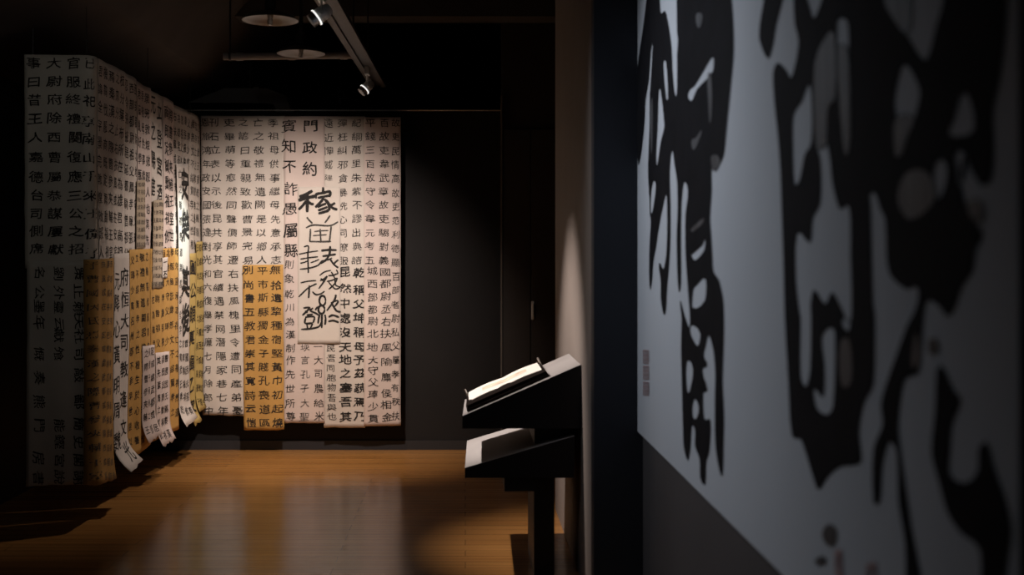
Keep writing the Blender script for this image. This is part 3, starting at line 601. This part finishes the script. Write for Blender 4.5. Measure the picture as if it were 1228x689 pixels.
for u, v in ((.055, .30), (.055, .93), (.735, .30), (.735, .93)):
    bm = bmesh.new(); cyl(bm, Lp(u, v, .001), Lp(u, v, .05 if v > .5 else .022), .006, .005, 12); child(bmobj('holding_pin', bm, STEEL, smooth=False), al)

# ------------------------------------------------------------------ ceiling fittings
def pendant(px, py, Y, label):
    c = at(px, py, Y); r = .166
    p = empty('pendant_lamp', (c.x, c.y, c.z)); tag(p, label, 'lamp', 'dish pendant lamps')
    bm = bmesh.new()
    lathe(bm, [(.02, .052), (.05, .046), (.10, .034), (.145, .016), (r, .0), (r+.003, -.004), (r, -.007), (.145, .008), (.10, .024), (.05, .036), (.02, .040)], c, 48)
    child(bmobj('lamp_shade', bm, SHADEM, smooth=True), p)
    bm = bmesh.new(); cyl(bm, c+Vector((0, 0, .05)), (c.x, c.y, CZ), .014); child(bmobj('rod', bm, LAMPBLACK), p)
    bm = bmesh.new(); lathe(bm, [(0, .15), (.022, .145), (.036, .12), (.036, .075), (.024, .05), (0, .045)], c, 20); child(bmobj('cap', bm, LAMPBLACK, smooth=True), p)
    bm = bmesh.new(); cyl(bm, c+Vector((0, 0, .005)), c+Vector((0, 0, .042)), .016, .020, 16); child(bmobj('socket', bm, STEEL), p)
    bm = bmesh.new(); lathe(bm, [(0, -.036), (.010, -.033), (.017, -.022), (.018, -.008), (.012, .006), (.010, .012)], c, 18); child(bmobj('bulb', bm, BULB, smooth=True), p)
pendant(324, 23.5, 7.0, 'grey dish pendant lamp nearest the top of the photo, left of the ceiling track')
pendant(361, 63.5, 8.15, 'grey dish pendant lamp in front of the horizontal ceiling pipe')
pendant(407, 120.5, 10.6, 'dim grey dish pendant lamp beyond the black partition, lowest in the photo')
# lighting track
ZTK = 2.95
ta, tb = Vector((-.80, 3.0, ZTK)), Vector((-.705, 9.46, ZTK))
tk = empty('lighting_track', ta); tag(tk, 'dark metal lighting track running along the ceiling towards the back curtain', 'track')
d = (tb-ta).normalized(); sx = Vector((d.y, -d.x, 0))
def strip(x0, x1, z0, z1, name, m, a=0, b=None):
    L = (tb-ta).length if b is None else b
    V = [ta+d*l+sx*x+Vector((0, 0, z)) for l in (a, L) for x, z in ((x0, z0), (x1, z0), (x1, z1), (x0, z1))]
    return child(link(name, V, [(3, 2, 1, 0), (4, 5, 6, 7), (0, 1, 5, 4), (1, 2, 6, 5), (2, 3, 7, 6), (3, 0, 4, 7)], m), tk)
strip(-.062, -.022, .0, .03, 'rail', TRACKM); strip(.022, .062, .0, .03, 'rail', TRACKM); strip(-.022, .022, .014, .03, 'channel', LAMPBLACK)
for i, l in enumerate((1.2, 3.4, 5.6)):
    p = ta+d*l; bm = bmesh.new(); cyl(bm, p+Vector((0, 0, .03)), (p.x, p.y, CZ), .006, seg=10); child(bmobj('hanger_rod', bm, LAMPBLACK), tk)
def spotlight(l, aim, label, drop=.10, sc=1.0, lens=LENS):
    p = ta+d*l; head = p+Vector((0, 0, -drop)); ax = (Vector(aim)-head).normalized()
    s = empty('spotlight', p); tag(s, label, 'spotlight', 'track spotlights')
    bm = bmesh.new(); bx(bm, p.x-.017, p.x+.017, p.y-.05, p.y+.05, p.z-.045, p.z+.013); child(bmobj('adapter', bm, CHROME, bevel=.004), s)
    sd = ax.cross(Vector((0, 0, 1))).normalized(); rr = .036*sc
    bm = bmesh.new()
    for q_ in (-1, 1):
        cyl(bm, p+Vector((0, 0, -.045))+sd*.010*q_, head+sd*(rr+.005)*q_, .005, seg=8); cyl(bm, head+sd*(rr-.003)*q_, head+sd*(rr+.010)*q_, .010, seg=12)
    child(bmobj('yoke', bm, CHROME), s)
    bm = bmesh.new(); lathe(bm, [(0, -.055*sc), (.022*sc, -.052*sc), (.030*sc, -.035*sc), (rr, -.02*sc), (rr, .025*sc)], head, 28, ax); child(bmobj('lamp_head', bm, CHROME, smooth=False), s)
    bm = bmesh.new(); lathe(bm, [(rr-.001, .0235*sc), (rr+.0055, .0245*sc), (rr+.0055, .0325*sc), (rr-.001, .0335*sc)], head, 28, ax); child(bmobj('light_collar', bm, RING), s)
    bm = bmesh.new(); lathe(bm, [(rr, .025*sc), (rr+.004, .026*sc), (rr+.004, .034*sc), (rr-.002, .036*sc), (rr-.002, .062*sc), (rr-.006, .062*sc), (rr-.006, .03*sc)], head, 28, ax); child(bmobj('bezel', bm, STEEL, smooth=False), s)
    bm = bmesh.new(); lathe(bm, [(0, .046*sc), (rr-.007, .044*sc)], head, 24, ax); child(bmobj('lens', bm, lens), s)
spotlight(5.55, (-1.75, 8.2, 1.75), 'pale track spotlight hanging at the far end of the ceiling track', .13)
spotlight(3.12, (-2.0, 5.9, 1.9), 'track spotlight at the top edge of the photo on the ceiling track', .11, 1.1)
# pipe and ducts
bm = bmesh.new()
p0, p1 = at(268, 68, 8.5), at(432, 66, 8.5)
cyl(bm, p0, p1, .026, seg=18)
for x in (.12, .5, .88): p = p0.lerp(p1, x); cyl(bm, p-Vector((.025, 0, 0)), p+Vector((.025, 0, 0)), .031, seg=18)
pr = empty('ceiling_pipe', (p0+p1)/2); tag(pr, 'dark pipe crossing under the ceiling behind the middle dish lamp', 'pipe'); child(bmobj('pipe', bm, DUCT), pr)
for x in (.05, .95):
    p = p0.lerp(p1, x); bm = bmesh.new(); cyl(bm, p, (p.x, p.y, CZ), .007, seg=10); cyl(bm, p-Vector((.008, 0, 0)), p+Vector((.008, 0, 0)), .033, seg=18); child(bmobj('hanger', bm, LAMPBLACK), pr)
dr = empty('air_duct', at(280, 118, 10.3)); tag(dr, 'dark bent air duct beyond the partition, above the corner of the curtains', 'duct')
bm = bmesh.new(); path = [at(180, 116, 10.3), at(322, 117, 10.3), at(338, 122, 10.3), at(347, 150, 10.3)]; prev = None
for i, c in enumerate(path):
    t = (path[min(i+1, 3)]-path[max(0, i-1)]).normalized(); n_ = Vector((-t.z, 0, t.x)); r = .065
    ring = [bm.verts.new(c+n_*r*a+Vector((0, b*.12, 0))) for a, b in ((1, -1), (1, 1), (-1, 1), (-1, -1))]
    if prev:
        for j in range(4): bm.faces.new((prev[j], prev[(j+1) % 4], ring[(j+1) % 4], ring[j]))
    else: bm.faces.new(ring)
    prev = ring
bm.faces.new(prev[::-1]); bmesh.ops.recalc_face_normals(bm, faces=bm.faces[:]); child(bmobj('duct', bm, DUCT, bevel=.004), dr)
bm = bmesh.new()
for x in (195, 250, 310):
    c = at(x, 116.5, 10.3); bx(bm, c.x-.02, c.x+.02, c.y-.128, c.y+.128, c.z-.072, c.z+.072)
child(bmobj('flange', bm, DUCT), dr)
for x in (215, 300):
    c = at(x, 116.5, 10.3); bm = bmesh.new(); cyl(bm, c+Vector((0, 0, .06)), (c.x, c.y, CZ), .007, seg=10); child(bmobj('hanger', bm, LAMPBLACK), dr)
